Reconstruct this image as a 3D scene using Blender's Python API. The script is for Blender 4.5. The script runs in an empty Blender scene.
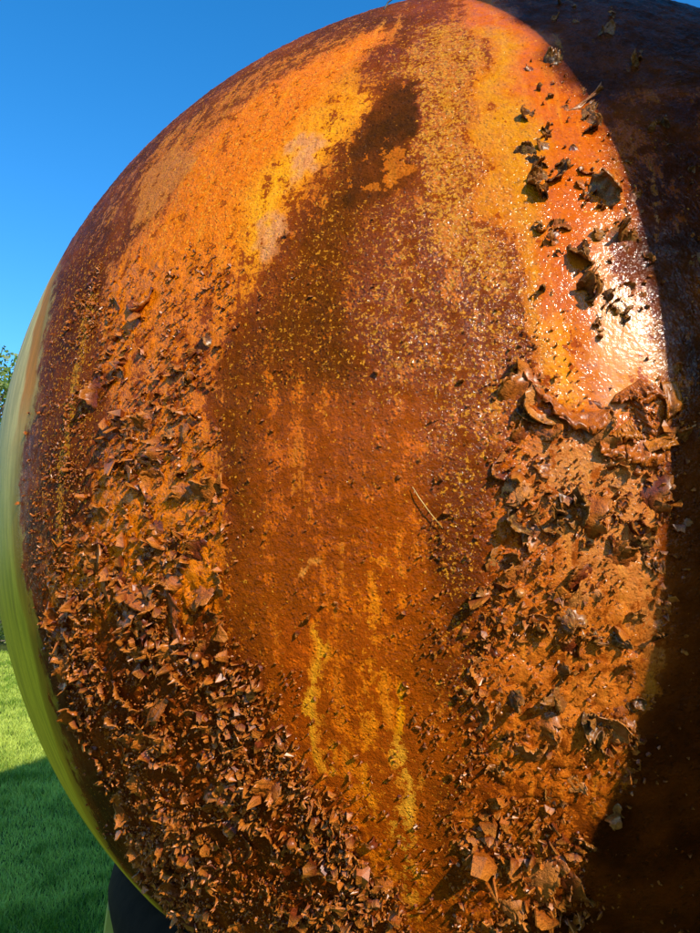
import bpy, math, random
import numpy as np
from mathutils import Vector, Matrix
random.seed(7); rng = np.random.default_rng(7)
sc = bpy.context.scene
COL = sc.collection

# ------------------------------------------------------------------ camera, sky, sun, exposure
R = 1.2                                   # radius of the ball, metres
CAM = np.array([0.0, 0.0, 1.6])
PITCH = math.atan(133.5 / 726.0)
CEN = CAM + R * np.array([0.29056, 1.66012, 0.21285])
SUN_AZ, SUN_EL = math.radians(149.0), math.radians(30.0)     # azimuth clockwise from +Y

cd = bpy.data.cameras.new('camera'); cam = bpy.data.objects.new('camera', cd); COL.objects.link(cam)
cam.location = CAM; cam.rotation_euler = (math.pi/2 + PITCH, 0, 0)
cd.sensor_fit = 'HORIZONTAL'; cd.sensor_width = 36; cd.lens = 36*726/700.0
cd.clip_start = 0.02; cd.clip_end = 3000
sc.camera = cam
w = bpy.data.worlds.new("World"); sc.world = w; w.use_nodes = True
nt = w.node_tree; nt.nodes.clear()
sky = nt.nodes.new('ShaderNodeTexSky'); sky.sky_type = 'NISHITA'; sky.sun_disc = False
sky.sun_elevation = SUN_EL; sky.sun_rotation = SUN_AZ; sky.air_density = 1.0; sky.dust_density = 0.15; sky.ozone_density = 3.0
hs = nt.nodes.new('ShaderNodeHueSaturation'); hs.inputs['Saturation'].default_value = 1.35; hs.inputs['Value'].default_value = 1.45
bg = nt.nodes.new('ShaderNodeBackground'); bg.inputs['Strength'].default_value = 0.135
wo = nt.nodes.new('ShaderNodeOutputWorld')
nt.links.new(sky.outputs[0], hs.inputs['Color']); nt.links.new(hs.outputs[0], bg.inputs[0]); nt.links.new(bg.outputs[0], wo.inputs[0])
sd = bpy.data.lights.new('sun', 'SUN'); sd.energy = 5.0; sd.angle = math.radians(0.5); sd.color = (1.0, 0.91, 0.74)
so = bpy.data.objects.new('sun', sd); COL.objects.link(so)
S = np.array([math.sin(SUN_AZ)*math.cos(SUN_EL), math.cos(SUN_AZ)*math.cos(SUN_EL), math.sin(SUN_EL)])
so.rotation_euler = Vector(S).to_track_quat('Z', 'Y').to_euler(); so.location = (3, -6, 6)
sc.view_settings.view_transform = 'Standard'; sc.view_settings.look = 'None'
sc.view_settings.exposure = 0.50; sc.view_settings.gamma = 1

# ------------------------------------------------------------------ helpers
def tag(o, label=None, cat=None, group=None, kind=None):
    for k, v in (('label', label), ('category', cat), ('group', group), ('kind', kind)):
        if v: o[k] = v
    return o
def mesh(name, verts, faces, mat=None, smooth=False):
    m = bpy.data.meshes.new(name)
    verts = np.asarray(verts, dtype=np.float32)
    if isinstance(faces, np.ndarray):
        n, k = faces.shape
        m.vertices.add(len(verts)); m.vertices.foreach_set('co', verts.ravel())
        m.loops.add(n*k); m.loops.foreach_set('vertex_index', faces.astype(np.int32).ravel())
        m.polygons.add(n); m.polygons.foreach_set('loop_start', np.arange(0, n*k, k, dtype=np.int32))
        m.update(calc_edges=True); m.validate()
    else:
        m.from_pydata([tuple(v) for v in verts], [], faces); m.update()
    if mat: m.materials.append(mat)
    m.polygons.foreach_set('use_smooth', np.full(len(m.polygons), smooth))
    return m
def obj(name, m, parent=None):
    o = bpy.data.objects.new(name, m); COL.objects.link(o)
    if parent: o.parent = parent
    return o
def empty(name, loc):
    o = bpy.data.objects.new(name, None); o.location = loc; o.empty_display_size = .2; COL.objects.link(o); return o
def fattr(m, name, arr):
    a = m.attributes.new(name, 'FLOAT', 'POINT'); a.data.foreach_set('value', np.asarray(arr, np.float32).ravel())
def cattr(m, name, arr):
    arr = np.asarray(arr, np.float32); c = np.ones((len(arr), 4), np.float32); c[:, :3] = arr
    a = m.attributes.new(name, 'FLOAT_COLOR', 'POINT'); a.data.foreach_set('color', c.ravel())
class NT:
    def __init__(s, name):
        s.m = bpy.data.materials.new(name); s.m.use_nodes = True; s.t = s.m.node_tree; s.t.nodes.clear()
        s.out = s.n('ShaderNodeOutputMaterial'); s.b = s.n('ShaderNodeBsdfPrincipled'); s.l(s.b.outputs[0], s.out.inputs[0])
    def n(s, t, **kw):
        x = s.t.nodes.new(t)
        for k, v in kw.items(): setattr(x, k, v)
        return x
    def l(s, a, b): s.t.links.new(a, b)
    def put(s, sock, v):
        if isinstance(v, bpy.types.NodeSocket): s.l(v, sock)
        else: sock.default_value = v if not isinstance(v, tuple) else (*v, 1)[:len(sock.default_value)]
    def math(s, op, a, b=0.0, clamp=False):
        x = s.n('ShaderNodeMath', operation=op, use_clamp=clamp); s.put(x.inputs[0], a); s.put(x.inputs[1], b); return x.outputs[0]
    def mix(s, f, a, b, blend='MIX'):
        x = s.n('ShaderNodeMix', data_type='RGBA', blend_type=blend)
        s.put(x.inputs[0], f); s.put(x.inputs[6], a); s.put(x.inputs[7], b); return x.outputs[2]
    def noise(s, vec, scale, detail=4, rough=.6, dist=0.0, color=False):
        x = s.n('ShaderNodeTexNoise'); s.l(vec, x.inputs['Vector']); x.inputs['Scale'].default_value = scale
        x.inputs['Detail'].default_value = detail; x.inputs['Roughness'].default_value = rough; x.inputs['Distortion'].default_value = dist
        return x.outputs['Color' if color else 'Fac']
    def step(s, v, lo, hi, a=0.0, b=1.0):
        x = s.n('ShaderNodeMapRange', interpolation_type='SMOOTHSTEP')
        for k, q in zip(range(5), (v, lo, hi, a, b)): s.put(x.inputs[k], q)
        return x.outputs[0]
    def attr(s, name, out='Fac'):
        return s.n('ShaderNodeAttribute', attribute_name=name).outputs[out]
    def coords(s, scale=None):
        o = s.n('ShaderNodeTexCoord').outputs['Object']
        if scale:
            mp = s.n('ShaderNodeMapping'); s.l(o, mp.inputs[0]); mp.inputs['Scale'].default_value = scale; return mp.outputs[0]
        return o
    def bump(s, h, dist, strength=1.0, normal=None):
        x = s.n('ShaderNodeBump'); s.l(h, x.inputs['Height']); x.inputs['Distance'].default_value = dist; s.put(x.inputs['Strength'], strength)
        if normal is not None: s.l(normal, x.inputs['Normal'])
        return x.outputs[0]
def simple(name, c1, c2, scale, rough=.7, bump=.002, spec=.5):
    t = NT(name); o = t.coords(); f = t.noise(o, scale, 6, .65)
    t.put(t.b.inputs['Base Color'], t.mix(t.step(f, .35, .65), c1, c2)); t.b.inputs['Roughness'].default_value = rough
    t.b.inputs['Specular IOR Level'].default_value = spec
    t.l(t.bump(f, bump), t.b.inputs['Normal']); return t.m

# noise on arrays -------------------------------------------------
def _h(ix, iy, seed):
    n = (ix.astype(np.int64)*374761393 + iy.astype(np.int64)*668265263 + seed*1442695041) & 0xffffffff
    n = ((n ^ (n >> 13)) * 1274126177) & 0xffffffff
    return ((n ^ (n >> 16)) & 0xffffff) / float(0xffffff)
def vnoise(x, y, seed=0):
    x0 = np.floor(x); y0 = np.floor(y); fx = x-x0; fy = y-y0
    fx = fx*fx*(3-2*fx); fy = fy*fy*(3-2*fy)
    a = _h(x0, y0, seed); b = _h(x0+1, y0, seed); c = _h(x0, y0+1, seed); d = _h(x0+1, y0+1, seed)
    return (a*(1-fx)+b*fx)*(1-fy)+(c*(1-fx)+d*fx)*fy
def fbm(x, y, oct=4, seed=0, gain=.5):
    s = 0; a = 1; t = 0
    for i in range(oct):
        s = s + a*vnoise(x*2**i + 13.7*i, y*2**i - 7.3*i, seed+i); t += a; a *= gain
    return s/t - .5
def smooth(a, b, x):
    t = np.clip((x-a)/(b-a), 0, 1); return t*t*(3-2*t)

# places on the ball, traced from the photograph onto its surface ---
_c, _s = math.cos(PITCH), math.sin(PITCH)
def onball(px, py):
    """surface normal (unit vector from the ball's centre) at a traced place"""
    px = np.asarray(px, float); py = np.asarray(py, float)
    x = (px-350)/726.0; y = (py-466.5)/726.0
    d = np.stack([x, _c + y*_s, _s - y*_c], -1); d /= np.linalg.norm(d, axis=-1, keepdims=True)
    rc = (CEN-CAM); b = d @ rc; q = np.maximum(b*b - rc@rc + R*R, 0)
    p = d*(b-np.sqrt(q))[..., None]
    n = (p-rc)/R; return n/np.linalg.norm(n, axis=-1, keepdims=True)
def lonlat(n):
    return np.degrees(np.arctan2(n[..., 0], -n[..., 1])), np.degrees(np.arcsin(np.clip(n[..., 2], -1, 1)))
def nrm(lon, lat):
    lo, la = np.radians(lon), np.radians(lat)
    return np.stack([np.sin(lo)*np.cos(la), -np.cos(lo)*np.cos(la), np.sin(la)], -1)
def LL(pts):
    a = np.array(pts, float); lo, la = lonlat(onball(a[:, 0], a[:, 1])); return np.stack([lo, la], -1)
# chart used for painting: x = lon*cos(lat) in degrees from the middle meridian, so that shapes keep their size
L0 = -10.0
def chart(lon, lat): return (lon-L0)*np.cos(np.radians(lat)), np.asarray(lat, float)
def polymask(X, Y, pts, soft=1.0):
    """signed-distance mask of a traced polygon: 1 inside, 0 outside, soft edge in degrees"""
    ll = LL(pts); px, py = chart(ll[:, 0], ll[:, 1])
    n = len(px); d2 = np.full(X.shape, 1e9); ins = np.zeros(X.shape, bool)
    for i in range(n):
        x1, y1, x2, y2 = px[i], py[i], px[(i+1) % n], py[(i+1) % n]
        ex, ey = x2-x1, y2-y1; t = np.clip(((X-x1)*ex+(Y-y1)*ey)/(ex*ex+ey*ey+1e-12), 0, 1)
        d2 = np.minimum(d2, (X-x1-t*ex)**2+(Y-y1-t*ey)**2)
        c = ((y1 > Y) != (y2 > Y)) & (X < (x2-x1)*(Y-y1)/((y2-y1) if y2 != y1 else 1e-9)+x1); ins ^= c
    d = np.sqrt(d2)*np.where(ins, 1, -1)
    return smooth(-soft, soft, d)
def linemask(X, Y, pts, width, soft=.5):
    ll = LL(pts); px, py = chart(ll[:, 0], ll[:, 1]); d2 = np.full(X.shape, 1e9)
    for i in range(len(px)-1):
        x1, y1, x2, y2 = px[i], py[i], px[i+1], py[i+1]
        ex, ey = x2-x1, y2-y1; t = np.clip(((X-x1)*ex+(Y-y1)*ey)/(ex*ex+ey*ey+1e-12), 0, 1)
        d2 = np.minimum(d2, (X-x1-t*ex)**2+(Y-y1-t*ey)**2)
    return 1-smooth(width-soft, width+soft, np.sqrt(d2))

# ------------------------------------------------------------------ ground and grass
gm = NT('lawn_soil'); o = gm.coords()
f1 = gm.noise(o, 1.3, 6, .6); f2 = gm.noise(o, 30, 4, .7)
gm.put(gm.b.inputs['Base Color'], gm.mix(gm.step(f2, .3, .7), gm.mix(gm.step(f1, .35, .65), (.035, .05, .008), (.06, .075, .012)), (.08, .10, .02)))
gm.b.inputs['Roughness'].default_value = .95; gm.b.inputs['Specular IOR Level'].default_value = .05; gm.l(gm.bump(f2, .03), gm.b.inputs['Normal'])
g = obj('ground', mesh('ground', [(-900, -900, 0), (900, -900, 0), (900, 900, 0), (-900, 900, 0)], [(0, 1, 2, 3)], gm.m)); tag(g, kind='structure')

bt = NT('grass_blade')
tone = bt.attr('tone')
bt.put(bt.b.inputs['Base Color'], bt.mix(tone, (.13, .23, .010), (.52, .60, .09)))
bt.b.inputs['Roughness'].default_value = .5; bt.b.inputs['Specular IOR Level'].default_value = .3
tr = bt.n('ShaderNodeBsdfTranslucent'); bt.put(tr.inputs[0], bt.mix(tone, (.14, .26, .01), (.46, .56, .06)))
mx = bt.n('ShaderNodeMixShader'); mx.inputs[0].default_value = .35
bt.l(bt.b.outputs[0], mx.inputs[1]); bt.l(tr.outputs[0], mx.inputs[2]); bt.l(mx.outputs[0], bt.out.inputs[0])
def grass():
    N = 260000
    ang = np.radians(rng.uniform(-40, -12, N)); dist = 2.2*np.exp(rng.uniform(0, 1, N)*math.log(26/2.2))
    x = np.sin(ang)*dist; y = np.cos(ang)*dist
    s = np.clip(dist/5, .8, 3.2)
    h = rng.uniform(.02, .045, N)*np.clip(s, .8, 1.5)*(0.7+.9*vnoise(x*1.7, y*1.7, 3)); wd = rng.uniform(.0016, .003, N)*s
    a = rng.uniform(0, 2*np.pi, N); lean = rng.uniform(.2, 1.1, N)*h; la = rng.uniform(0, 2*np.pi, N)
    dx, dy = np.cos(a)*wd, np.sin(a)*wd; lx, ly = np.cos(la)*lean, np.sin(la)*lean
    z = np.zeros(N)-.004
    V = np.stack([np.stack([x-dx, y-dy, z], -1), np.stack([x+dx, y+dy, z], -1),
                  np.stack([x+dx*.7+lx*.4, y+dy*.7+ly*.4, h*.6], -1), np.stack([x-dx*.7+lx*.4, y-dy*.7+ly*.4, h*.6], -1),
                  np.stack([x+lx, y+ly, h], -1)], 1)
    b = np.arange(N)[:, None]*5
    F = np.concatenate([b+[0, 1, 2], b+[0, 2, 3], b+[3, 2, 4]])
    m = mesh('grass', V.reshape(-1, 3), F, bt.m)
    fattr(m, 'tone', np.repeat(np.clip(.5+1.6*fbm(x*.8, y*.8, 3, 9)+1.5*fbm(x*7, y*7, 2, 19)+rng.normal(0, .22, N), 0, 1), 5))
    o = obj('grass', m); tag(o, 'short mown green lawn around the rusty ball', 'grass', kind='stuff')
    # a few tall dry stems in the near lawn
grass()

# ------------------------------------------------------------------ building that shades the right of the ball (outside the frame)
su = np.array([math.sin(SUN_AZ), math.cos(SUN_AZ), 0]); rt = np.array([-math.cos(SUN_AZ), math.sin(SUN_AZ), 0])
wall_m = simple('dark_stained_boards', (.03, .022, .016), (.05, .035, .025), 3, .8)
roof_m = simple('roof_metal', (.12, .12, .12), (.16, .16, .16), 5, .6)
EDGE = -0.507*R; TW = 1.5; HE = 4.35; PEAK = 2.2; SL = .60
def building():
    base = CEN + su*TW + rt*EDGE; base = np.array([base[0], base[1], 0])
    rootb = empty('timber_building', base); tag(rootb, 'tall dark timber building with a gable standing behind the viewer on the right', 'building')
    W_, Dp = 2*PEAK, 3.2
    H = lambda a: HE + SL*(a if a < PEAK else 2*PEAK-a)
    def P(a, b, z): q = rt*a + su*b; return (q[0], q[1], z)
    def prism(pts, b0, b1):
        n = len(pts); v = [P(x, b0, z) for x, z in pts]+[P(x, b1, z) for x, z in pts]
        return v, [tuple(range(n)), tuple(range(n, 2*n))[::-1]]+[(i, n+i, n+(i+1) % n, (i+1) % n) for i in range(n)]
    nb = 22; bw = W_/nb
    for i in range(nb):                                       # upright boards on the gable facing the ball
        x0, x1 = i*bw, (i+1)*bw-.006; v, fs = prism([(x0, 0), (x1, 0), (x1, H(x1)), (x0, H(x0))], (i % 2)*.012, .035)
        obj('board', mesh('board', v, fs, wall_m), rootb)
    v, fs = prism([(0, 0), (W_, 0), (W_, HE), (PEAK, HE+SL*PEAK), (0, HE)], .037, Dp); obj('wall', mesh('wall', v, fs, wall_m), rootb)
    for sg in (0, 1):
        f_ = (lambda x: x) if sg == 0 else (lambda x: W_-x)
        v, fs = prism([(f_(-.0), HE+.004), (f_(PEAK-.002*sg), HE+SL*PEAK+.004), (f_(PEAK-.002*sg), HE+SL*PEAK+.05), (f_(-.0), HE+.05)], 0, Dp)
        obj('roof_panel', mesh('roof_panel', v, fs, roof_m), rootb)
building()

# ------------------------------------------------------------------ trees
lt = NT('leaves'); tone = lt.attr('tone')
lt.put(lt.b.inputs['Base Color'], lt.mix(tone, (.06, .12, .012), (.30, .34, .05))); lt.b.inputs['Roughness'].default_value = .5
tr = lt.n('ShaderNodeBsdfTranslucent'); lt.put(tr.inputs[0], lt.mix(tone, (.08, .18, .01), (.32, .40, .04)))
mx = lt.n('ShaderNodeMixShader'); mx.inputs[0].default_value = .3
lt.l(lt.b.outputs[0], mx.inputs[1]); lt.l(tr.outputs[0], mx.inputs[2]); lt.l(mx.outputs[0], lt.out.inputs[0])
bark = simple('bark', (.09, .065, .045), (.16, .12, .09), 6, .9, .02)
def tube(pts, rad, k=8):
    V = []; F = []
    pts = [Vector(p) for p in pts]
    for i, p in enumerate(pts):
        d = (pts[min(i+1, len(pts)-1)]-pts[max(i-1, 0)]).normalized()
        a = d.orthogonal().normalized() if abs(d.z) > .99 else d.cross(Vector((0, 0, 1))).normalized(); b = d.cross(a)
        for j in range(k):
            t = 2*math.pi*j/k; V.append(p+(a*math.cos(t)+b*math.sin(t))*rad[i])
    for i in range(len(pts)-1):
        for j in range(k): F.append((i*k+j, i*k+(j+1) % k, (i+1)*k+(j+1) % k, (i+1)*k+j))
    F.append(tuple(range(k))[::-1]); F.append(tuple(range((len(pts)-1)*k, len(pts)*k)))
    return V, F
def join(parts):
    V = []; F = []
    for v, f in parts:
        o = len(V); V += [tuple(x) for x in v]; F += [tuple(i+o for i in q) for q in f]
    return V, F
def tree(name, x, y, h, w_, label, seed, low=.25, group=None):
    r = random.Random(seed); g = np.random.default_rng(seed)
    root = empty(name, (x, y, 0)); tag(root, label, 'bush' if 'bush' in name else 'tree', group)
    parts = [tube([(0, 0, -.1), (.05, 0, h*.25), (-.05, .08, h*.55), (0, 0, h*.85)], [.035*h, .025*h, .016*h, .004*h])]
    cl = []
    for k in range(26):
        a = r.uniform(0, 6.28); z = h*r.uniform(low, .93); q = (z/h-low)/(1-low)
        rr = w_*math.sqrt(max(.05, 1-(2*q-.85)**2*.75))*r.uniform(.45, 1)
        c = (math.cos(a)*rr, math.sin(a)*rr, z); cl.append(c)
        parts.append(tube([(0, 0, z*.7), (c[0]*.5, c[1]*.5, z*.82), c], [.012*h, .006*h, .002*h], 5))
    v, f = join(parts); obj('trunk', mesh('trunk', v, f, bark, True), root)
    N = 11000; cl = np.array(cl); ci = g.integers(0, len(cl), N)
    d = g.normal(0, 1, (N, 3)); d /= np.linalg.norm(d, axis=1)[:, None]; d *= (g.uniform(0, 1, N)**.45)[:, None]
    P = cl[ci] + d*np.array([.30*w_+.12*h*.5, .30*w_+.12*h*.5, .10*h]); s = g.uniform(.05, .12, N)*(h/9)**.5
    A = g.normal(0, 1, (N, 3)); A /= np.linalg.norm(A, axis=1)[:, None]; B = np.cross(A, g.normal(0, 1, (N, 3))); B /= np.linalg.norm(B, axis=1)[:, None]
    V = np.stack([P-A*s[:, None], P+B*s[:, None]*.5, P+A*s[:, None], P-B*s[:, None]*.5], 1); V[..., 2] = np.maximum(V[..., 2], .05)
    F = (np.arange(N)*4)[:, None]+[0, 1, 2, 3]
    m = mesh('crown', V.reshape(-1, 3), F, lt.m)
    ct = g.uniform(.1, .9, len(cl)); fattr(m, 'tone', np.repeat(np.clip(ct[ci]+g.normal(0, .2, N), 0, 1), 4))
    obj('crown', m, root)
tree('broadleaf_tree', -13.7, 24.6, 10.3, 3.6, 'sunlit green tree at the left edge whose top rises highest beside the ball', 3)
tree('broadleaf_tree', -22, 31, 10.5, 4.4, 'wide green tree farther left beyond the lawn, outside the frame', 5)
tree('broadleaf_tree', -5.0, 36, 8.6, 4.0, 'green tree standing behind the rusty ball, hidden by it', 8)
tree('leafy_bush', -13.2, 26.0, 3.6, 3.0, 'low dark green bush at the far edge of the lawn under the tree', 11, .0)
tree('leafy_bush', -15.6, 29.5, 4.2, 3.4, 'taller green bush just behind the low bush at the edge of the lawn', 12, .0)

# ------------------------------------------------------------------ the ball: materials
def rust():
    t = NT('rusted_iron'); b = t.b
    o = t.coords(); uv = t.n('ShaderNodeUVMap', uv_map='UVMap').outputs[0]
    mpn = t.n('ShaderNodeMapping'); t.l(uv, mpn.inputs[0]); mpn.inputs['Scale'].default_value = (1, .10, 1); st = mpn.outputs[0]
    cov = t.attr('ochre'); dark = t.attr('darkcol', 'Color'); och = t.attr('ochrecol', 'Color')
    fl = t.attr('fleck'); paint = t.attr('paint'); gr = t.attr('grain')
    n1 = t.noise(o, 38, 9, .72, .3); n2 = t.noise(o, 130, 6, .7); n3 = t.noise(o, 330, 4, .65); s1 = t.noise(st, 60, 6, .65); big = t.noise(o, 9, 5, .6)
    # coverage of the ochre layer, ragged edge
    e = t.math('ADD', t.math('MULTIPLY', t.math('SUBTRACT', n1, .5), 2.3), t.math('MULTIPLY', t.math('SUBTRACT', n2, .5), 1.7))
    e = t.math('ADD', e, t.math('MULTIPLY', t.math('SUBTRACT', s1, .5), 1.1))
    k = t.step(t.math('ADD', e, cov), .47, .56)
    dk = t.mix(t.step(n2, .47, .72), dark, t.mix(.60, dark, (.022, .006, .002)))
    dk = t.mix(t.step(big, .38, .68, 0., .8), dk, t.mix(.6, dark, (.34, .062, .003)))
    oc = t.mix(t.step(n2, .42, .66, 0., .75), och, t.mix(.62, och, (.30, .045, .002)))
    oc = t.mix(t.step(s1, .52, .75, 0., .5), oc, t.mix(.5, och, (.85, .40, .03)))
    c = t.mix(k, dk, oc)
    # flecks where the crust has broken off
    fk = t.step(t.math('ADD', t.math('MULTIPLY', n3, .55), t.math('MULTIPLY', t.noise(o, 170, 3, .6), .65)), t.math('SUBTRACT', .80, t.math('MULTIPLY', fl, .26)), t.math('SUBTRACT', .845, t.math('MULTIPLY', fl, .26)))
    c = t.mix(t.math('MULTIPLY', fk, t.step(fl, .0, .15)), c, t.mix(t.noise(o, 60, 2), (.66, .17, .004), (.88, .40, .03)))
    # dark pits
    pit = t.step(t.noise(o, 150, 5, .75), .33, .40); c = t.mix(t.math('MAXIMUM', pit, paint), t.mix(.72, c, (.012, .006, .004)), c)
    # yellow painted band at the left
    pc = t.attr('paintcol', 'Color')
    p = t.mix(t.step(s1, .35, .7, 0., .75), pc, t.mix(.6, pc, (.13, .10, .01))); p = t.mix(t.step(s1, .62, .75, 0., .5), p, (.40, .20, .03)); p = t.mix(t.step(n2, .52, .7, 0., .5), p, t.mix(.5, pc, (.16, .09, .01)))
    c = t.mix(t.step(t.math('ADD', paint, t.math('MULTIPLY', t.math('MULTIPLY', t.math('MULTIPLY', paint, t.math('SUBTRACT', 1., paint)), 4.), t.math('ADD', t.math('MULTIPLY', t.math('SUBTRACT', n1, .5), 2.6), t.math('MULTIPLY', t.math('SUBTRACT', s1, .5), 2.0)))), .25, .78), c, p)
    t.l(c, b.inputs['Base Color'])
    wet = t.attr('wet'); b.inputs['Roughness'].default_value = .55; b.inputs['Specular IOR Level'].default_value = .02
    t.l(t.math('MULTIPLY', t.math('MULTIPLY', wet, wet), t.step(n1, .38, .58, .25, 1.5), clamp=True), b.inputs['Coat Weight'])
    t.l(t.math('ADD', t.math('ADD', .12, t.step(wet, .75, 1.1, 0., .15)), t.math('MULTIPLY', t.math('SUBTRACT', n2, .5), .3), clamp=True), b.inputs['Coat Roughness']); b.inputs['Coat IOR'].default_value = 1.5
    grs = t.math('MULTIPLY', gr, t.math('SUBTRACT', 1.0, paint))
    h1 = t.math('ADD', t.math('MULTIPLY', n2, 1.0), t.math('MULTIPLY', k, -.10))
    nb = t.bump(h1, .013, t.math('ADD', t.math('MULTIPLY', grs, .85), .01))
    nb = t.bump(n3, .0042, t.math('ADD', t.math('MULTIPLY', grs, .9), .02), nb)
    vo = t.n('ShaderNodeTexVoronoi'); t.l(o, vo.inputs['Vector']); vo.inputs['Scale'].default_value = 190
    lump = t.step(vo.outputs['Distance'], .05, .5, 1., 0.)
    nb = t.bump(lump, .0045, t.math('MULTIPLY', grs, t.step(n1, .42, .62)), nb)
    t.l(nb, b.inputs['Normal']); t.l(t.bump(t.noise(o, 190, 2.5, .5, .8), .0028, t.math('ADD', t.math('MULTIPLY', grs, 1.), .12, True)), b.inputs['Coat Normal'])
    return t.m
rust_m = rust()
def flake_mat(name, c1, c2, c3, use_tone, rough=.42, tipk=.6, tipc=(.62, .20, .02)):
    t = NT(name); o = t.coords()
    tone = t.attr('tone') if use_tone else t.n('ShaderNodeObjectInfo').outputs['Random']
    wp = t.n('ShaderNodeTexCoord').outputs['Object'] if use_tone else t.n('ShaderNodeNewGeometry').outputs['Position']
    n = t.noise(wp, 120, 5, .7); n2 = t.noise(wp, 420, 3, .6)
    c = t.mix(t.step(tone, .1, .9), c1, c2); c = t.mix(t.step(n, .48, .68, 0., .75), c, c3)
    bf = t.n('ShaderNodeNewGeometry').outputs['Backfacing']
    c = t.mix(t.math('MULTIPLY', t.step(t.attr('tip'), .45, 1.0), tipk), c, tipc)  # paler tips: sunlit flake edges put into the colour
    t.l(c, t.b.inputs['Base Color']); t.b.inputs['Roughness'].default_value = rough; t.b.inputs['Specular IOR Level'].default_value = .08; t.b.inputs['Coat Weight'].default_value = .6; t.b.inputs['Coat Roughness'].default_value = .36
    nb = t.bump(n2, .003, .8, t.bump(n, .008, .8)); t.l(nb, t.b.inputs['Normal']); return t.m
FA = ((.16, .024, .002), (.42, .100, .006), (.07, .011, .001))
flake_o = flake_mat('flake_rust', *FA, False); flake_s = flake_mat('flake_rust_small', *FA, True)
flake_t = flake_mat('flake_tan', (.34, .09, .012), (.54, .19, .035), (.16, .04, .008), False)
flake_d = flake_mat('flake_charred', (.065, .020, .004), (.26, .080, .012), (.42, .22, .05), False, .4, .6, (.50, .17, .02))
sheet_m = flake_mat('sheet_rust', (.42, .095, .003), (.55, .16, .008), (.20, .04, .003), False, .28, 0.)

# ------------------------------------------------------------------ the ball: shell
ball = empty('iron_ball', CEN); tag(ball, 'huge rusty iron ball with peeling orange flakes and a yellow-green band down its left side', 'metal ball')
PAINT = [(58, 262), (50, 300), (44, 330), (38, 380), (30, 420), (22, 445), (19, 480), (19, 530), (24, 580), (35, 622), (47, 680), (66, 750), (88, 808), (112, 853), (138, 886), (158, 905), (175, 925),
         (165, 929), (150, 910), (120, 877), (80, 820), (40, 750), (10, 665), (0, 610), (-4, 520), (0, 430), (12, 372), (30, 322), (52, 279)]
PAINT_IN = [(64, 255), (57, 265), (50, 300), (44, 330), (38, 380), (30, 420), (22, 445), (19, 480), (19, 530), (24, 580), (35, 622), (47, 680), (66, 750), (88, 808), (112, 853), (138, 886), (158, 905)]
def paint_mask(lon, lat):
    ll = LL(PAINT_IN); i = np.argsort(ll[:, 1]); edge = np.interp(lat, ll[i, 1], ll[i, 0])
    top = ll[i, 1][-1]; edge = np.where(lat > top, edge - (lat-top)*.5, edge)
    x = lat*R*math.pi/180
    return 1-smooth(-2.2, 2.2, lon-edge-.5 + 2.4*fbm(lon*.8, lat*.5, 5, 77)), edge
FA1 = [(125, 255), (200, 255), (238, 275), (232, 340), (215, 400), (216, 560), (232, 650), (262, 700), (310, 760), (350, 830), (375, 870), (400, 940), (180, 940), (150, 880), (118, 800), (85, 730), (55, 660), (45, 600), (60, 560), (98, 520), (103, 400), (108, 300)]
FB1 = [(530, 370), (560, 400), (600, 440), (680, 380), (680, 500), (662, 640), (565, 940), (450, 940), (466, 800), (478, 650), (490, 540), (505, 450)]
FC1 = [(515, 40), (600, 100), (650, 200), (680, 330), (600, 330), (560, 330), (515, 300), (525, 150)]
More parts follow.
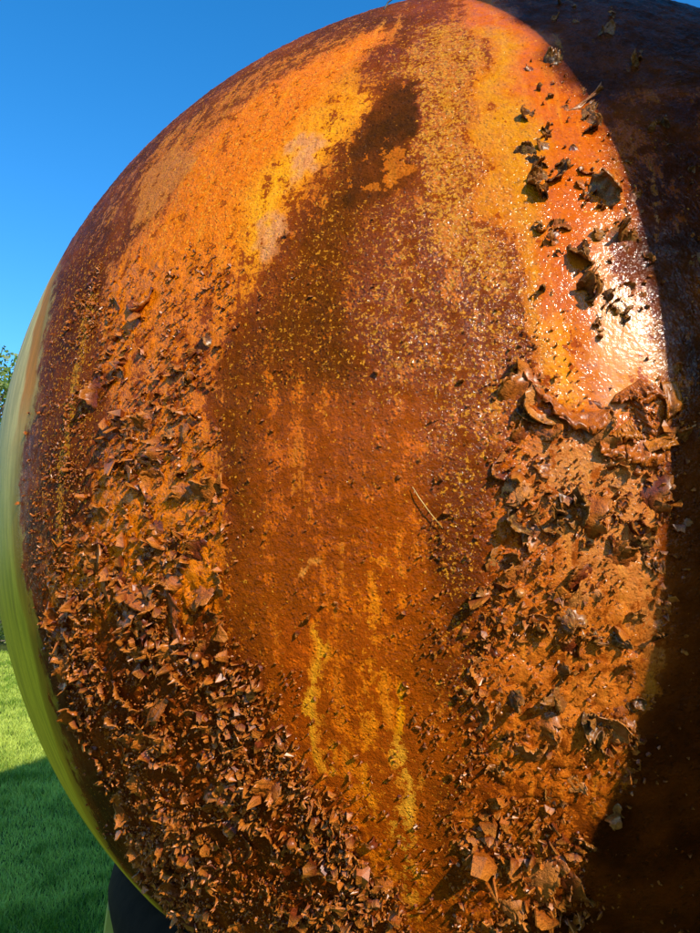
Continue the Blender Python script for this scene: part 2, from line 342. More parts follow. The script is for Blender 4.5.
def fields(lon, lat):
    X, Y = chart(lon, lat)
    xs, ys = (lon-L0)*R*math.pi/180*np.cos(np.radians(lat)), lat*R*math.pi/180
    # ragged outlines: warp the chart
    w1 = fbm(xs*9, ys*9, 5, 21); w2 = fbm(xs*9, ys*9, 5, 41)
    XX = X + 5.5*w1; YY = Y + 6.0*w2
    stk = fbm(lon*.9, lat*.045, 5, 5, .6)                        # streaks running down the meridians
    f = {}
    D = np.empty(X.shape+(3,)); D[:] = (.21, .050, .006); O = np.empty_like(D); O[:] = (.60, .20, .014)
    m = .30 + .9*stk; gr = np.full(X.shape, .8); fl = np.full(X.shape, .35); wet = np.full(X.shape, .45)
    def lay(k, mv=None, o=None, d=None, g_=None, f_=None, w_=None):
        nonlocal m, gr, fl, wet
        if mv is not None: m = m*(1-k)+(mv+.45*stk)*k
        if g_ is not None: gr = gr*(1-k)+g_*k
        if f_ is not None: fl = fl*(1-k)+f_*k
        if w_ is not None: wet = wet*(1-k)+w_*k
        if o is not None: O[:] = O*(1-k[..., None])+np.array(o)*k[..., None]
        if d is not None: D[:] = D*(1-k[..., None])+np.array(d)*k[..., None]
    px_ = lambda pts, soft=1.0: polymask(X+1.2*w1+2.2*fbm(xs*60, ys*60, 4, 8), Y+1.2*w2+2.2*fbm(xs*60, ys*60, 4, 18), pts, soft)
    pm = lambda pts, soft=1.0: polymask(XX, YY, pts, soft)
    lm = lambda pts, wd, soft=.5: linemask(X+1.1*w1+1.6*fbm(xs*55, ys*25, 3, 88), Y+1.1*w2, pts, wd, soft)
    OR = (.80, .26, .004); YE = (.90, .50, .010); TA = (.66, .38, .32)
    # upper left: brown crust, violet sky sheen near the rim tinted into it
    lay(pm([(20, 460), (60, 260), (180, 110), (400, -5), (420, 40), (300, 60), (200, 140), (140, 240), (105, 330), (100, 520), (60, 560), (30, 560)], 2), .30, (.45, .19, .07), (.12, .036, .014), .6, .35, .3)
    lay(pm([(150, 160), (240, 80), (330, 40), (385, 30), (300, 62), (230, 105), (185, 170), (150, 225)], 1.5), .55, (.55, .21, .04), (.17, .055, .03), .6, .4)
    lay(pm([(52, 300), (78, 250), (110, 240), (106, 330), (98, 500), (60, 560), (30, 520), (40, 400)], 1.2), .14, (.5, .15, .02), (.12, .030, .006), .7, .5, .22)
    lay(lm([(92, 300), (72, 400), (62, 470), (58, 560), (80, 660)], .5, .5), .46, (.55, .17, .02), None, 1., 1.)
    # the big orange swath
    lay(pm([(390, 25), (350, 90), (330, 120), (305, 200), (262, 250), (245, 300), (225, 345), (130, 300), (120, 262), (168, 200), (205, 135), (270, 80), (340, 45)], 1.6), .80, OR, (.30, .075, .01), .55, .5, .4)
    lay(pm([(250, 180), (330, 110), (370, 70), (350, 130), (300, 190), (255, 260), (225, 330), (215, 290)], 2.4), .70, YE, None, .5)
    lay(px_([(136, 218), (145, 175), (175, 148), (195, 160), (175, 190), (150, 222)], .6), .88, (.55, .25, .10))
    lay(px_([(292, 185), (292, 145), (312, 132), (325, 140), (312, 168)], .5), .95, TA)
    lay(px_([(258, 252), (262, 218), (285, 208), (283, 240), (268, 262)], .5), .9, TA)
    lay(px_([(222, 400), (225, 372), (240, 362), (238, 392), (230, 412)], .5), .9, TA)
    # dark crust down the middle
    lay(pm([(412, 70), (372, 90), (345, 150), (325, 200), (290, 250), (250, 330), (228, 420), (222, 540), (245, 660), (300, 620), (330, 520), (330, 420), (360, 300), (370, 230), (420, 200)], 1.8), .13, OR, (.19, .060, .005), 1., .5, .25)
    lay(pm([(470, 10), (415, 25), (395, 80), (415, 200), (370, 240), (330, 420), (420, 480), (500, 430), (530, 320), (510, 200), (480, 80)], 1.8), .33, (.74, .26, .008), (.27, .068, .006), 1., .62, .62)
    lay(pm([(470, 15), (425, 20), (410, 100), (430, 250), (455, 300), (500, 300), (500, 200), (480, 80)], 1.2), .48, (.80, .30, .008), (.36, .085, .006), 1., .85, .6)
    lay(px_([(380, 85), (412, 82), (414, 120), (413, 188), (375, 205), (340, 200), (360, 140)], .5), .10, OR, (.085, .034, .012), .9, .15, .25)
    lay(px_([(385, 142), (408, 145), (411, 178), (388, 192), (368, 192), (385, 165)], .6), .78, (.60, .22, .03))
    lay(pm([(255, 410), (420, 380), (430, 520), (460, 700), (470, 940), (400, 940), (330, 830), (260, 690), (235, 600)], 2.2), .36, (.72, .21, .008), (.38, .100, .006), .75, .30, .45)
    lay(pm([(270, 430), (330, 440), (340, 560), (300, 590), (265, 540)], 2.), .40, (.66, .19, .006), (.32, .080, .006), .8, .2)
    lay(pm([(345, 500), (400, 510), (410, 700), (420, 940), (345, 940), (350, 700)], 1.6), .38, (.74, .24, .008), (.38, .09, .005), .6, .3, .4)
    lay(pm([(270, 620), (330, 610), (345, 780), (350, 830), (300, 760)], 1.6), .40, (.66, .17, .008), (.36, .08, .006), .5, .2, .4)
    lay(lm([(317, 628), (320, 660), (319, 690), (313, 720), (320, 745), (328, 772)], .26, .6), .78, (.90, .58, .05))
    lay(lm([(372, 560), (374, 640), (380, 700), (368, 760), (372, 815)], .4, .8), .62, (.80, .34, .02))
    lay(lm([(404, 690), (402, 740)], .25, .4), .8, YE)
    lay(lm([(401, 750), (408, 790), (398, 830), (405, 860), (402, 912)], .42, .8), .80, (.90, .62, .10))
    lay(lm([(300, 574), (303, 562), (313, 560)], .16, .25), 1., (.82, .45, .16))
    lay(lm([(262, 520), (264, 560)], .3, .6), .45, OR)
    lay(lm([(372, 360), (385, 385), (372, 395)], .8, .7), .42, (.66, .30, .05))
    lay(pm([(440, 480), (500, 430), (500, 560), (478, 700), (465, 940), (445, 940), (450, 650)], 1.4), .26, (.55, .17, .02), (.17, .045, .010), 1., .6, .5)
    # bright band at the right
    lay(pm([(462, -20), (700, -20), (720, 300), (700, 380), (640, 420), (600, 450), (560, 430), (535, 380), (535, 300), (512, 230), (492, 100)], 1.0), .93, (.52, .148, .002), (.34, .07, .005), .34, .28, .62)
    lay(pm([(478, 20), (500, 30), (520, 150), (545, 330), (560, 400), (540, 390), (525, 260), (490, 120)], 1.), .92, (.62, .34, .006), None, .55, .35)
    lay(pm([(545, 310), (575, 300), (580, 380), (560, 410), (540, 370)], .8), .97, (.78, .36, .012))
    lay(pm([(600, 215), (660, 215), (690, 330), (685, 420), (640, 425), (598, 380)], 1.4), .94, (.60, .30, .06), None, .10, .3, 1.2)
    # right: darker rust colours painted in to deepen the building's shadow
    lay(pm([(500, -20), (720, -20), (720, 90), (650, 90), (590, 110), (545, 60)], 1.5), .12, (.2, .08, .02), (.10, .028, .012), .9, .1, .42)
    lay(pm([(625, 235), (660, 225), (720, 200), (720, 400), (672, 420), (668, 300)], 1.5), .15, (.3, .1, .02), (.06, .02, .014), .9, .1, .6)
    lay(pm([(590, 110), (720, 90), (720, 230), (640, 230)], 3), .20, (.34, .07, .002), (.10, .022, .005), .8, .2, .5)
    # flaking field on the left
    A = polymask(X+2.5*w1, Y+2.5*w2, FA1, 1.6)
    lay(A, .66, (.72, .25, .008), (.26, .060, .006), .55, .25, .6)
    lay(A*smooth(.02, .2, w2+.1), .82, (.76, .27, .006))
    lay(pm([(60, 620), (200, 600), (300, 700), (400, 940), (180, 940), (80, 750)], 3)*A, .28, (.42, .125, .014), (.15, .035, .008), .7, .2, .3)  # base colour darkened so the gaps between flakes look shaded
    lay(pm([(28, 580), (60, 640), (95, 740), (150, 850), (230, 950), (170, 930), (110, 850), (60, 740), (36, 640)], 1.2), .12, (.3, .1, .01), (.075, .022, .008), .9, .3, .3)  # shade along the terminator, darkened into the rust colour
    # flaking field on the right
    B = polymask(X+2.5*w1, Y+2.5*w2, FB1, 1.4)
    lay(B, .60, (.54, .165, .014), (.22, .05, .006), .6, .2, .6)
    lay(pm([(560, 440), (640, 470), (672, 520), (660, 640), (590, 620), (540, 600), (535, 520)], 1.5), .80, (.54, .28, .16), (.34, .10, .03), .45, .1, .5)
    lay(pm([(500, 600), (640, 600), (650, 760), (520, 760)], 2.5), .72, (.55, .22, .05), (.26, .08, .02), .55, .1, .5)
    lay(pm([(488, 770), (640, 760), (600, 940), (470, 940)], 2.5), .5, (.50, .17, .02), (.20, .055, .01), .6, .1, .5)
    lay(pm([(688, 400), (760, 300), (780, 980), (520, 980), (560, 905), (608, 820), (645, 740), (672, 630), (684, 500)], 1.0), .0, (.20, .045, .004), (.070, .017, .003), .8, .1, .3)  # near-black rust painted over the lower cast shadow to deepen it
    pa, edge = paint_mask(lon, lat)
    pcol = np.empty_like(D)
    q = smooth(-14, 8, lat)[..., None]
    pcol[:] = np.array((.66, .50, .025))*(1-q)+np.array((.80, .56, .20))*q
    # rusty run beside the edge, upper half
    k = (smooth(1.9, 1.0, np.abs(lon-edge+2.0+2.*w1))*smooth(-2, 6, lat))[..., None]; pcol = pcol*(1-k*.95)+np.array((.62, .20, .02))*k*.95
    k = (smooth(1.6, .6, np.abs(lon-edge+1.2+1.5*w2))*smooth(-2, -8, lat))[..., None]; pcol = pcol*(1-k*.7)+np.array((.42, .24, .008))*k*.7
    k = (smooth(2.8, -.5, edge-lon+1.5*w2)*.75)[..., None]; pcol = pcol*(1-k)+np.array((.24, .10, .008))*k
    wet = wet*(1-pa)+.12*pa
    O *= np.array((.98, .66, .25)); D *= np.array((.92, .66, .16))
    return dict(m=m, D=D, O=O, gr=gr, fl=fl, wet=wet, pa=pa, pcol=pcol, A=A, B=B, xs=xs, ys=ys, w1=w1, w2=w2, edge=edge)
def plates(xs, ys, cell, seed):
    """broken layers: each cell is a small tilted plate"""
    xs = xs + .010*fbm(xs*60, ys*60, 3, seed+5); ys = ys + .010*fbm(xs*60+9, ys*60+4, 3, seed+6)
    gx, gy = xs/cell, ys/cell; ix, iy = np.floor(gx), np.floor(gy)
    b = np.full(xs.shape, 9.); b2 = np.full(xs.shape, 9.); bx = np.zeros(xs.shape); by = np.zeros(xs.shape); i1 = np.zeros(xs.shape); i2 = np.zeros(xs.shape)
    for dx in (-1, 0, 1):
        for dy in (-1, 0, 1):
            cx, cy = ix+dx, iy+dy; ox = gx-cx-_h(cx, cy, seed); oy = gy-cy-_h(cx, cy, seed+1)
            d = ox*ox+oy*oy*.6; u = d < b
            b2 = np.where(u, b, np.minimum(b2, d)); bx = np.where(u, ox, bx); by = np.where(u, oy, by)
            i1 = np.where(u, _h(cx, cy, seed+2), i1); i2 = np.where(u, _h(cx, cy, seed+3), i2); b = np.where(u, d, b)
    a = i1*6.283; return (i2-.5)*.6 + (bx*np.cos(a)+by*np.sin(a))*1.1, np.sqrt(b2)-np.sqrt(b)
def height(lon, lat, F):
    xs, ys = F['xs'], F['ys']; A, B, gr = F['A'], F['B'], F['gr']*(1-F['pa'])
    h = .0030*fbm(xs*70, ys*70, 4, 60, .6)*gr + .0020*fbm(xs*10, ys*10, 3, 62)
    h += .0035*np.maximum(fbm(xs*150, ys*150, 2, 64), 0.05)*gr*(1-.5*np.maximum(A, B))
    p1, e1 = plates(xs, ys, .040, 100); p2, e2 = plates(xs, ys, .016, 120)
    act = np.clip(F['w2']*2.4+.75, 0, 1)
    k = np.clip(A+B, 0, 1)*(1-F['pa'])
    k = k*(1-.75*A*smooth(-22, -2, lat)); h += k*act*(.0040*p1 + .0045*p2)*(1-.35*B)
    h += .0025*np.where(fbm(xs*30, ys*30, 4, 66) > .03, 1., 0.)*np.clip(.25+F['m'], 0, 1)*0   # layer step (disabled)
    return h*(1-.85*F['pa'])*smooth(-2., 4., lon-F['edge'])
def shell():
    st = .128
    lons = np.concatenate([np.arange(-180, -70, 5.), np.arange(-70, 24, st), np.arange(24, 180, 4.)])
    lats = np.concatenate([np.arange(-88, -52, 3.), np.arange(-52, 48, st), np.arange(48, 89, 2.5)])
    nl, nb = len(lons), len(lats)
    LO, LA = np.meshgrid(lons, lats)
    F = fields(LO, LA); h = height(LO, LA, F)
    fade = smooth(-69.5, -67, LO)*(1-smooth(21, 23.5, LO))*smooth(-51.5, -49.5, LA)*(1-smooth(45.5, 47.5, LA))
    h = h*fade
    N = nrm(LO, LA); V = (N*(R+h)[..., None]).reshape(-1, 3)
    V = np.concatenate([V, [[0, 0, -R], [0, 0, R]]])
    i = np.arange(nb-1)[:, None]*nl; j = np.arange(nl)[None, :]; j2 = (j+1) % nl
    Q = np.stack([i+j, i+j2, i+nl+j2, i+nl+j], -1).reshape(-1, 4)
    m = bpy.data.meshes.new('shell')
    jj = np.arange(nl); jn = (jj+1) % nl
    T = np.concatenate([np.stack([jn, jj, np.full(nl, nb*nl)], -1), np.stack([(nb-1)*nl+jj, (nb-1)*nl+jn, np.full(nl, nb*nl+1)], -1)])
    loops = np.concatenate([Q.ravel(), T.ravel()]).astype(np.int32)
    starts = np.concatenate([np.arange(len(Q))*4, len(Q)*4+np.arange(len(T))*3]).astype(np.int32)
    m.vertices.add(len(V)); m.vertices.foreach_set('co', V.astype(np.float32).ravel())
    m.loops.add(len(loops)); m.loops.foreach_set('vertex_index', loops)
    m.polygons.add(len(starts)); m.polygons.foreach_set('loop_start', starts)
    m.update(calc_edges=True); m.polygons.foreach_set('use_smooth', np.ones(len(starts), bool))
    ad = lambda a: np.concatenate([a.reshape(-1), [a.reshape(-1)[0], a.reshape(-1)[-1]]])
    ac = lambda a: np.concatenate([a.reshape(-1, 3), a.reshape(-1, 3)[:2]])
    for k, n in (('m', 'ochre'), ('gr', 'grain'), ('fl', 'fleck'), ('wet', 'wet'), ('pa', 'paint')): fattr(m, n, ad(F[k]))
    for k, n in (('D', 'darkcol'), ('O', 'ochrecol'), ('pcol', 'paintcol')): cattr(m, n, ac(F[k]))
    U = np.stack([(LO-L0)*R*math.pi/180*.9, LA*R*math.pi/180], -1).reshape(-1, 2); U = np.concatenate([U, [[0, -1.9], [0, 1.9]]])
    uv = m.uv_layers.new(name='UVMap'); uv.data.foreach_set('uv', U[loops].astype(np.float32).ravel())
    m.materials.append(rust_m)
    return obj('shell', m, ball)
shell()

# ------------------------------------------------------------------ flakes
def flake_mesh(name, seed, nu=4, nv=5, curl=1.4, tight=1.0, rag=.18, thick=.05, wr=None, late=False):
    """curled shard, unit length, fixed at y=0, rising along +Z; irregular outline, real thickness"""
    r = np.random.default_rng(seed)
    k = r.uniform(.4, 1.)*curl; w0 = r.uniform(.28, .75); w1_ = r.uniform(.05, .5); cross = r.uniform(-1.6, 1.6); tw = r.uniform(-.6, .6); a0 = r.uniform(.1, .9)
    if wr: w0 = r.uniform(*wr); w1_ = w0*r.uniform(.3, .9); a0 = r.uniform(-.02, .3); cross = r.uniform(-.7, .7); tw = r.uniform(-.25, .25)
    rgl = np.cumsum(r.normal(0, 1, 24)); rgl -= np.linspace(0, rgl[-1], 24); rgl /= abs(rgl).max()+1e-6
    T = np.zeros((nv+1, nu+1, 3)); x = y = z = 0.0; a = a0; y = -.06; z = -.10
    cl = []; ts = np.linspace(0, 1, nv+1)
    for i, t in enumerate(ts):
        cl.append((y, z, a)); a += k*(1/nv)*(2.6*(.05+2.2*t*t*t) if late else 2.4*(0.3+tight*t)); y += math.cos(a)/nv; z += math.sin(a)/nv
    for i, t in enumerate(ts):
        y, z, a = cl[i]; wd = (w0*(1-t)+w1_*t)*(.75+.5*math.sin(math.pi*min(1, t*1.1)))
        for j in range(nu+1):
            s = (j/nu*2-1); e = 1+rag*r.normal()*(.3+t)
            xx = s*wd*.5*e; lift = cross*(s*s-.3)*wd*.35; rot = tw*t
            px_, pl = xx*math.cos(rot)-lift*math.sin(rot), xx*math.sin(rot)+lift*math.cos(rot)
            dd = r.normal(0, .03)*t + (r.normal(0, rag*.35) if i == nv else 0) + (.22*rgl[j*2]*t if late else 0)
            T[i, j] = (px_ + tw*.2*t, y - math.sin(a)*pl + math.cos(a)*dd, z + math.cos(a)*pl + math.sin(a)*dd + r.normal(0, .045))
    # normals for the thickness
    du = np.gradient(T, axis=1); dv = np.gradient(T, axis=0); n = np.cross(du, dv); n /= np.linalg.norm(n, axis=-1, keepdims=True)+1e-9
    V = np.concatenate([(T+n*thick/2).reshape(-1, 3), (T-n*thick/2).reshape(-1, 3)]); M = (nv+1)*(nu+1); F = []
    for i in range(nv):
        for j in range(nu):
            q = [i*(nu+1)+j, i*(nu+1)+j+1, (i+1)*(nu+1)+j+1, (i+1)*(nu+1)+j]; F.append(q); F.append([M+t for t in q[::-1]])
    ring = [j for j in range(nu+1)] + [(i+1)*(nu+1)-1 for i in range(1, nv+1)] + [nv*(nu+1)+j for j in range(nu-1, -1, -1)] + [i*(nu+1) for i in range(nv-1, 0, -1)]
    for a_, b_ in zip(ring, ring[1:]+ring[:1]): F.append([a_, M+a_, M+b_, b_])
    return V, np.array(F), np.tile(np.repeat(ts, nu+1), 2)
def frames(n, ang):
    """matrices with z along the normal and y turned by ang from 'up the ball'"""
    up = np.array([0, 0, 1.]) - n*n[..., 2:3]; up /= np.linalg.norm(up, axis=-1, keepdims=True); e = np.cross(up, n)
    ca, sa = np.cos(ang)[..., None], np.sin(ang)[..., None]
    y = up*ca + e*sa; x = np.cross(y, n); return np.stack([x, y, n], -1)
big_v = [flake_mesh('f', 200+i, 6, 7, 1.9, 1.2, .20, .045) for i in range(28)]
scale_v = [flake_mesh('k', 250+i, 10, 9, 1.3, 1., .10, .035, (.8, 1.5), True) for i in range(16)]
char_v = [flake_mesh('c', 300+i, 5, 6, .9+.12*i, 1.1, .28, .05) for i in range(18)]
small_v = [flake_mesh('s', 400+i, 2, 2, 1.7, 1., .30, .08) for i in range(30)]
def fmesh(name, q, mat, sm):
    m = mesh(name, q[0], q[1], mat, sm); fattr(m, 'tip', q[2]); return m
big_m = [fmesh('rust_flake', q, flake_o, True) for q in big_v]
big_t = [fmesh('rust_flake', q, flake_t, True) for q in big_v]
scale_o = [fmesh('lifted_scale', q, flake_o, True) for q in scale_v]; scale_t = [fmesh('lifted_scale', q, flake_t, True) for q in scale_v]
char_m = [fmesh('charred_flake', q, flake_d, False) for q in char_v[:9]] + [fmesh('charred_flake', q, flake_d, True) for q in scale_v]

def place(name, me, n, size, ang, tilt=0., sink=.002, stretch=1.0):
    Mx = frames(n[None], np.array([ang]))[0]
    m4 = Matrix(Mx.tolist()).to_4x4() @ Matrix.Rotation(tilt, 4, 'X')
    o = bpy.data.objects.new(name, me); COL.objects.link(o); o.parent = ball
    loc = n*(R-sink+.001); m4.translation = Vector(loc)
    o.matrix_local = m4 @ Matrix.Diagonal((size*stretch, size, size*random.uniform(.7, 1.1), 1)); return o
# charred clusters (traced): x, y, reach, count, size
CH = [(553, 62, 9, 3, .016), (578, 112, 6, 2, .020), (586, 122, 8, 3, .017), (528, 118, 6, 3, .011), (548, 132, 8, 4, .014), (550, 148, 5, 2, .012),
      (532, 160, 10, 4, .013), (552, 165, 8, 4, .014), (542, 178, 12, 4, .014), (588, 198, 10, 5, .016), (598, 206, 8, 4, .017), (543, 228, 8, 4, .014),
      (545, 240, 6, 2, .010), (622, 228, 9, 4, .015), (608, 232, 6, 3, .014), (640, 240, 8, 5, .016), (652, 258, 7, 4, .014), (588, 254, 8, 2, .018),
      (592, 292, 9, 4, .017), (603, 300, 9, 5, .017), (620, 315, 8, 4, .014), (540, 292, 8, 3, .012), (565, 505, 12, 5, .017), (555, 525, 10, 5, .018),
      (530, 520, 8, 3, .014), (545, 548, 8, 3, .012), (560, 605, 10, 4, .016), (588, 632, 9, 6, .015), (612, 640, 9, 3, .014), (557, 686, 11, 5, .019),
      (600, 733, 11, 7, .013), (592, 712, 9, 3, .016), (508, 700, 8, 4, .015), (512, 560, 8, 3, .012), (640, 700, 8, 3, .014), (505, 770, 8, 4, .013), (560, 795, 10, 3, .014),
      (610, 815, 7, 3, .013), (187, 378, 4, 3, .014), (176, 405, 5, 3, .018), (172, 425, 5, 3, .014), (210, 335, 4, 2, .010),
      (660, 640, 8, 3, .013), (650, 560, 8, 4, .015), (680, 520, 8, 3, .016), (690, 180, 10, 4, .016), (660, 130, 14, 5, .014), (690, 260, 10, 3, .015), (640, 60, 10, 4, .010),
      (690, 440, 10, 3, .014), (545, 190, 5, 2, .012), (605, 20, 20, 5, .010), (560, 12, 20, 5, .009)]
nobj = 0
for (x, y, rr, c, s) in CH:
    for k in range(c):
        a = random.uniform(0, 6.28); q = rr*math.sqrt(random.random())
        n = onball(x+q*math.cos(a), y+q*math.sin(a))
        place('charred_flake', random.choice(char_m), n, s*random.choice((.6, .8, 1., 1.3, 1.8, 2.3)), random.uniform(0, 6.28), random.uniform(-.1, .75), .002, random.uniform(.5, 1.2)); nobj += 1
def weight_char(F, lon, lat): return (1-F['pa'])*F['B']*smooth(-.1, .2, fbm(F['xs']*14, F['ys']*14, 3, 800))
# distribution of the rusty flakes over the two flaking fields
def scatter(N, weight, seed):
    r = np.random.default_rng(seed); lon = r.uniform(-66, 22, N*14); lat = r.uniform(-46, 44, N*14)
    keep = r.random(N*14) < np.cos(np.radians(lat)); lon, lat = lon[keep], lat[keep]
    F = fields(lon, lat); wv = weight(F, lon, lat); k = r.random(len(lon)) < wv
    lon, lat = lon[k][:N], lat[k][:N]; return lon, lat, {q: (v[k][:N]) for q, v in F.items()}
def weight_big(F, lon, lat):
    c = smooth(-.09, .13, fbm(F['xs']*15, F['ys']*15, 4, 500))
    low = smooth(12, -22, lat)
    return (1-F['pa'])*c*(F['A']*(.05+.95*low) + F['B']*(.34+.66*smooth(2, -24, lat)))*.9
lon, lat, F = scatter(240, weight_big, 900)
nn = nrm(lon, lat)
for i in range(len(lon)):
    tan = (F['B'][i] > .5 and random.random() < .25) or random.random() < .08
    s = random.uniform(.016, .025) if i < 70 else random.uniform(.012, .018)
    place('rust_flake', random.choice(big_t if tan else big_m), nn[i], s, random.gauss(.4, 1.3), random.uniform(-.15, .35), .002, random.uniform(.8, 1.4)); nobj += 1
lon, lat, F = scatter(120, weight_char, 905); nn = nrm(lon, lat)
for i in range(len(lon)):
    place('charred_flake', random.choice(char_m), nn[i], random.uniform(.010, .024), random.uniform(0, 6.28), random.uniform(0., .7), .001, random.uniform(.6, 1.3))
lon, lat, F = scatter(190, lambda F, lo, la: (1-F['pa'])*(F['A']*(.25+.75*smooth(6, -14, la)) + F['B']*1.0), 906); nn = nrm(lon, lat)
for i in range(len(lon)):
    me = random.choice(scale_t if (F['B'][i] > .5 and random.random() < .3) else scale_o)
    place('lifted_scale', me, nn[i], random.uniform(.020, .042), random.gauss(0, 1.5), random.uniform(-.02, .2), .001, random.uniform(.8, 1.2))
cc = polymask(*chart(LON0 := rng.uniform(-5, 20, 9000), LAT0 := rng.uniform(-2, 44, 9000)), [(500, 30), (560, 60), (620, 140), (665, 250), (670, 330), (600, 340), (575, 260), (530, 250), (525, 120)], 1.) > .5
LON0, LAT0 = LON0[cc][:75], LAT0[cc][:75]
for i in range(len(LON0)):
    n = nrm(LON0[i], LAT0[i]); q = random.random()
    if q < .5: place('charred_flake', random.choice(char_m), n, random.uniform(.005, .013), random.uniform(0, 6.28), random.uniform(-.4, .4), .001, random.uniform(.6, 1.3))
    elif q < .8: place('rust_flake', random.choice(big_m), n, random.uniform(.005, .012), random.uniform(0, 6.28), random.uniform(-.2, .3), .001)
    else: place('lifted_scale', random.choice(scale_o), n, random.uniform(.012, .020), random.uniform(0, 6.28), 0, .001)
def bulk(name, lon, lat, size, ang, variants, mat, tilt=None, label=None, tone=None):
    n = nrm(lon, lat); Mx = frames(n, ang); N = len(lon); vi = rng.integers(0, len(variants), N); VS = []; FS = []; TS = []; PS = []; off = 0
    tl = rng.uniform(-.1, .8, N) if tilt is None else tilt
    for k, (v, f, tp) in enumerate(variants):
        idx = np.where(vi == k)[0]
        if not len(idx): continue
        st = rng.uniform(.8, 1.5, len(idx)); P = v[None]*np.stack([st, np.ones(len(idx)), rng.uniform(.6, 1.1, len(idx))], -1)[:, None]*size[idx][:, None, None]
        c, s_ = np.cos(tl[idx])[:, None], np.sin(tl[idx])[:, None]
        P = np.stack([P[..., 0], P[..., 1]*c-P[..., 2]*s_, P[..., 1]*s_+P[..., 2]*c], -1)
        Wd = np.einsum('nij,nvj->nvi', Mx[idx], P) + (n[idx]*(R+.0005))[:, None]
        FS.append((f[None]+off+(np.arange(len(idx))*len(v))[:, None, None]).reshape(-1, f.shape[1])); VS.append(Wd.reshape(-1, 3)); off += len(idx)*len(v)
        PS.append(np.tile(tp, len(idx)))
        TS.append(np.repeat(tone[idx] if tone is not None else rng.random(len(idx)), len(v)))
    m = mesh(name, np.concatenate(VS), np.concatenate(FS), mat); fattr(m, 'tone', np.concatenate(TS)); fattr(m, 'tip', np.concatenate(PS))
    o = obj(name, m, ball); o['kind'] = 'stuff'; return o
lon, lat, F = scatter(7400, weight_big, 901)
bulk('small_rust_flake', lon, lat, rng.lognormal(math.log(.0088), .48, len(lon)), rng.normal(.4, 1.4, len(lon)), small_v, flake_s)
def weight_grain(F, lon, lat):
    c = smooth(-.10, .12, fbm(lon*.55, lat*.10, 4, 700))
    X, Y = chart(lon, lat)
    mid = polymask(X, Y, [(440, 480), (540, 330), (520, 560), (500, 940), (440, 940)], 3) + linemask(X, Y, [(92, 300), (72, 400), (60, 470), (56, 560), (80, 660), (150, 820)], 2.5, 2.5) + .5*polymask(X, Y, [(290, 640), (400, 820), (440, 940), (300, 940), (240, 700)], 3)
    c2 = smooth(-.05, .15, fbm(F['xs']*40, F['ys']*40, 3, 710))
    return (1-F['pa'])*np.clip(F['A']*.30+F['B']*.30+mid*(.3+.7*c)*.8+.03*smooth(14, 2, lat), 0, 1)*(.15+.85*c2)
lon, lat, F = scatter(16000, weight_grain, 902)
bulk('rust_crumb', lon, lat, rng.lognormal(math.log(.0046), .35, len(lon)), rng.uniform(0, 6.28, len(lon)), [flake_mesh('g', 600+i, 1, 2, 1.6, 1., .2, .22) for i in range(12)], flake_s)

# ------------------------------------------------------------------ large peeled sheets, traced
def sheet(name, fixed, free, lift, mat, nu=56, nv=14, curl=.9, rough=.010, thick=.0009, seed=0):
    fixed, free = np.array(fixed, float), np.array(free, float)
    def rs(p):
        d = np.r_[0, np.cumsum(np.hypot(*np.diff(p, axis=0).T))]; t = np.linspace(0, d[-1], nu+1); return np.stack([np.interp(t, d, p[:, 0]), np.interp(t, d, p[:, 1])], -1)
    a, b = rs(fixed), rs(free); uu = np.linspace(0, 9, nu+1)+seed*3; b = b + np.stack([fbm(uu, uu*0+1, 3, 51), fbm(uu, uu*0+5, 3, 52)], -1)*9 + np.stack([fbm(uu*5, uu*0+1, 2, 53), fbm(uu*5, uu*0+5, 2, 54)], -1)*5; T = np.zeros((nv+1, nu+1, 3)); lift = np.interp(np.linspace(0, 1, nu+1), np.linspace(0, 1, len(lift)), lift)
    for i in range(nv+1):
        t = i/nv; p = a*(1-t)+b*t; n = onball(p[:, 0], p[:, 1])
        L = lift*(t**1.5) - curl*lift*max(0, t-.75)*2; u = np.linspace(0, 5, nu+1)
        L = L + rough*(.5-2*np.abs(fbm(u*1.6+t, np.full(nu+1, t*2.)+seed, 3, 30+seed)))*1.3*t + .4*rough*fbm(u*6, np.full(nu+1, t*6.)+seed, 2, 60+seed)*t + (-.0035 if i == 0 else .0012)
        T[i] = n*(R+L)[:, None]
    du = np.gradient(T, axis=1); dv = np.gradient(T, axis=0); n = np.cross(du, dv); n /= np.linalg.norm(n, axis=-1, keepdims=True)+1e-9
    V = np.concatenate([(T+n*thick/2).reshape(-1, 3), (T-n*thick/2).reshape(-1, 3)]); M = (nv+1)*(nu+1); F = []
    for i in range(nv):
        for j in range(nu):
            q = [i*(nu+1)+j, i*(nu+1)+j+1, (i+1)*(nu+1)+j+1, (i+1)*(nu+1)+j]; F.append(q); F.append([M+t for t in q[::-1]])
    ring = [j for j in range(nu+1)] + [(i+1)*(nu+1)-1 for i in range(1, nv+1)] + [nv*(nu+1)+j for j in range(nu-1, -1, -1)] + [i*(nu+1) for i in range(nv-1, 0, -1)]
    for a_, b_ in zip(ring, ring[1:]+ring[:1]): F.append([a_, M+a_, M+b_, b_])
    o = obj(name, mesh(name, V, np.array(F), mat, True), ball); return o
sheet('peeled_sheet', [(526, 372), (546, 392), (572, 412), (604, 410)], [(522, 374), (538, 396), (554, 414), (570, 428), (592, 438), (601, 428), (608, 412)], [.001, .005, .007, .010, .014, .009, .002], sheet_m, seed=1)
sheet('peeled_sheet', [(600, 436), (625, 438), (650, 436), (668, 440)], [(596, 450), (606, 458), (625, 462), (645, 468), (668, 462)], [.006, .009, .010, .010, .005], sheet_m, seed=2)
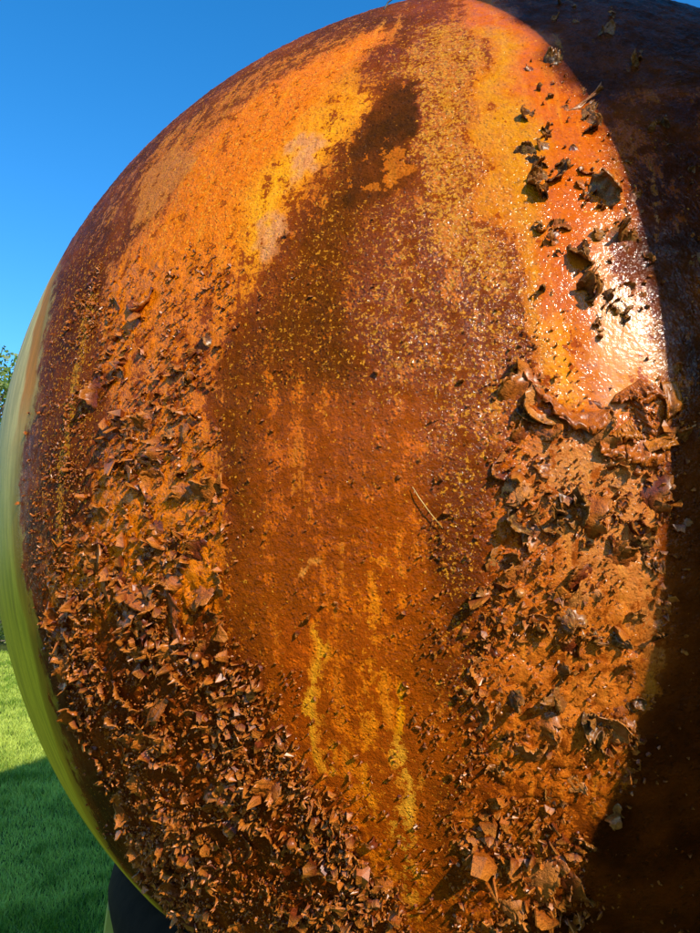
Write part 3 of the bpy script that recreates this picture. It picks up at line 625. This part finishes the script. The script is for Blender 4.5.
sheet('peeled_sheet', [(655, 384), (640, 388), (628, 398), (634, 412), (640, 430)], [(662, 400), (648, 402), (640, 408), (650, 420), (652, 440)], [.003, .009, .011, .012, .006], sheet_m, seed=3, curl=1.2)
sheet('peeled_sheet', [(640, 378), (628, 386), (616, 394)], [(652, 392), (640, 400), (611, 404)], [.009, .012, .002], sheet_m, seed=4)
sheet('peeled_sheet', [(630, 418), (622, 424), (612, 434)], [(640, 440), (625, 440), (606, 438)], [.009, .012, .002], sheet_m, seed=5)
sheet('peeled_sheet', [(660, 380), (676, 380)], [(664, 420), (680, 410)], [.010, .008], sheet_m, nu=10, seed=6)
sheet('peeled_sheet', [(640, 440), (658, 436), (668, 430)], [(645, 452), (658, 452), (676, 442)], [.010, .014, .006], sheet_m, nu=12, seed=7)
sheet('peeled_sheet', [(580, 110), (566, 112)], [(598, 94), (596, 96)], [.012, .006], flake_t, nu=6, seed=8, rough=.001, curl=-.3)
sheet('peeled_sheet', [(165, 585), (168, 600), (172, 622)], [(180, 600), (182, 612), (186, 650)], [.006, .012, .010], flake_o, nu=12, seed=9)
sheet('peeled_sheet', [(140, 615), (144, 640)], [(150, 618), (152, 652)], [.010, .012], flake_o, nu=10, seed=10)
sheet('peeled_sheet', [(130, 580), (142, 590), (150, 602)], [(120, 592), (132, 602), (150, 612)], [.012, .016, .010], flake_o, nu=10, seed=11)
sheet('peeled_sheet', [(160, 690), (170, 700)], [(152, 722), (164, 724)], [.012, .014], flake_t, nu=8, seed=12)

# ------------------------------------------------------------------ dry straw stuck on the ball, wire on its top
straw_m = simple('dry_straw', (.50, .30, .08), (.62, .40, .13), 60, .6, .0005)
def on(x, y, h): n = onball(x, y); return n*(R+h)
v, f = tube([on(413, 487, .004), on(420, 498, .006), (on(430, 512, .006)), on(443, 528, .005)], [.0004, .0007, .0006, .0003], 6)
s_ = obj('dry_straw', mesh('dry_straw', v, f, straw_m, True)); s_.location = CEN; tag(s_, 'single pale dry grass straw stuck to the middle of the rusty ball', 'straw')
wire_m = simple('black_wire', (.015, .015, .018), (.03, .03, .035), 50, .5, .0002)
pts = []
for x, y, h in ((384, 9.5, .000), (389, 6.5, .007), (396, 4.0, .011), (404, 2.2, .012), (414, .6, .012), (428, -1, .010), (450, -3, .010), (480, -6, .012), (520, -8, .006), (548, -8, -.004)):
    pts.append(onball(x, max(y, 1.0 if x < 400 else y))*(R+h))
v, f = tube(pts, [.0016]*len(pts), 6)
s_ = obj('wire', mesh('wire', v, f, wire_m, True), ball)

# ------------------------------------------------------------------ stand
rub = simple('black_rubber', (.007, .005, .003), (.014, .010, .006), 30, .9, .002, .1)
yel = simple('yellow_green_paint', (.26, .30, .035), (.36, .38, .06), 5, .5, .003)
stand = empty('ball_stand', (CEN[0], CEN[1], 0)); tag(stand, 'low yellow-green stand with a black ring carrying the rusty ball', 'stand')
def torus(r0, z0, ra, rb, n=72, k=16):
    V = []; F = []
    for i in range(n):
        t = 2*math.pi*i/n
        for j in range(k):
            p = 2*math.pi*j/k; V.append(((r0+ra*math.cos(p))*math.cos(t), (r0+ra*math.cos(p))*math.sin(t), z0+rb*math.sin(p)))
            F.append((i*k+j, ((i+1) % n)*k+j, ((i+1) % n)*k+(j+1) % k, i*k+(j+1) % k))
    return V, F
ZR = CEN[2]-.735*R
v, f = torus(.690*R, ZR, .074*R, .070*R); obj('ring', mesh('ring', v, f, rub, True), stand)
def ang_of(dx, dy): return math.atan2(dy, dx)
# the left leg shows just beside the ring
for a in (math.radians(197), math.radians(287), math.radians(17), math.radians(107)):
    c, s = math.cos(a), math.sin(a)
    def q(rad, t, z): return (c*rad - s*t, s*rad + c*t, z)
    z1, z0 = ZR-.045, 0.0; V = []
    for (z, ri, ro, hw) in ((z0, .62*R, .84*R, .09), (z0+.04, .62*R, .84*R, .09), (ZR*.6, .64*R, .79*R, .06), (ZR-.02, .66*R, .762*R, .045)):
        V += [q(ri, -hw, z), q(ro, -hw, z), q(ro, hw, z), q(ri, hw, z)]
    Fc = [(3, 2, 1, 0), (12, 13, 14, 15)]
    for i in range(3):
        for j in range(4): Fc.append((i*4+j, i*4+(j+1) % 4, i*4+4+(j+1) % 4, i*4+4+j))
    obj('leg', mesh('leg', V, Fc, yel), stand)
v, f = torus(.60*R, .03, .05*R, .025, 48, 8); obj('base_ring', mesh('base_ring', v, f, yel, True), stand)
print('flake objects', nobj)
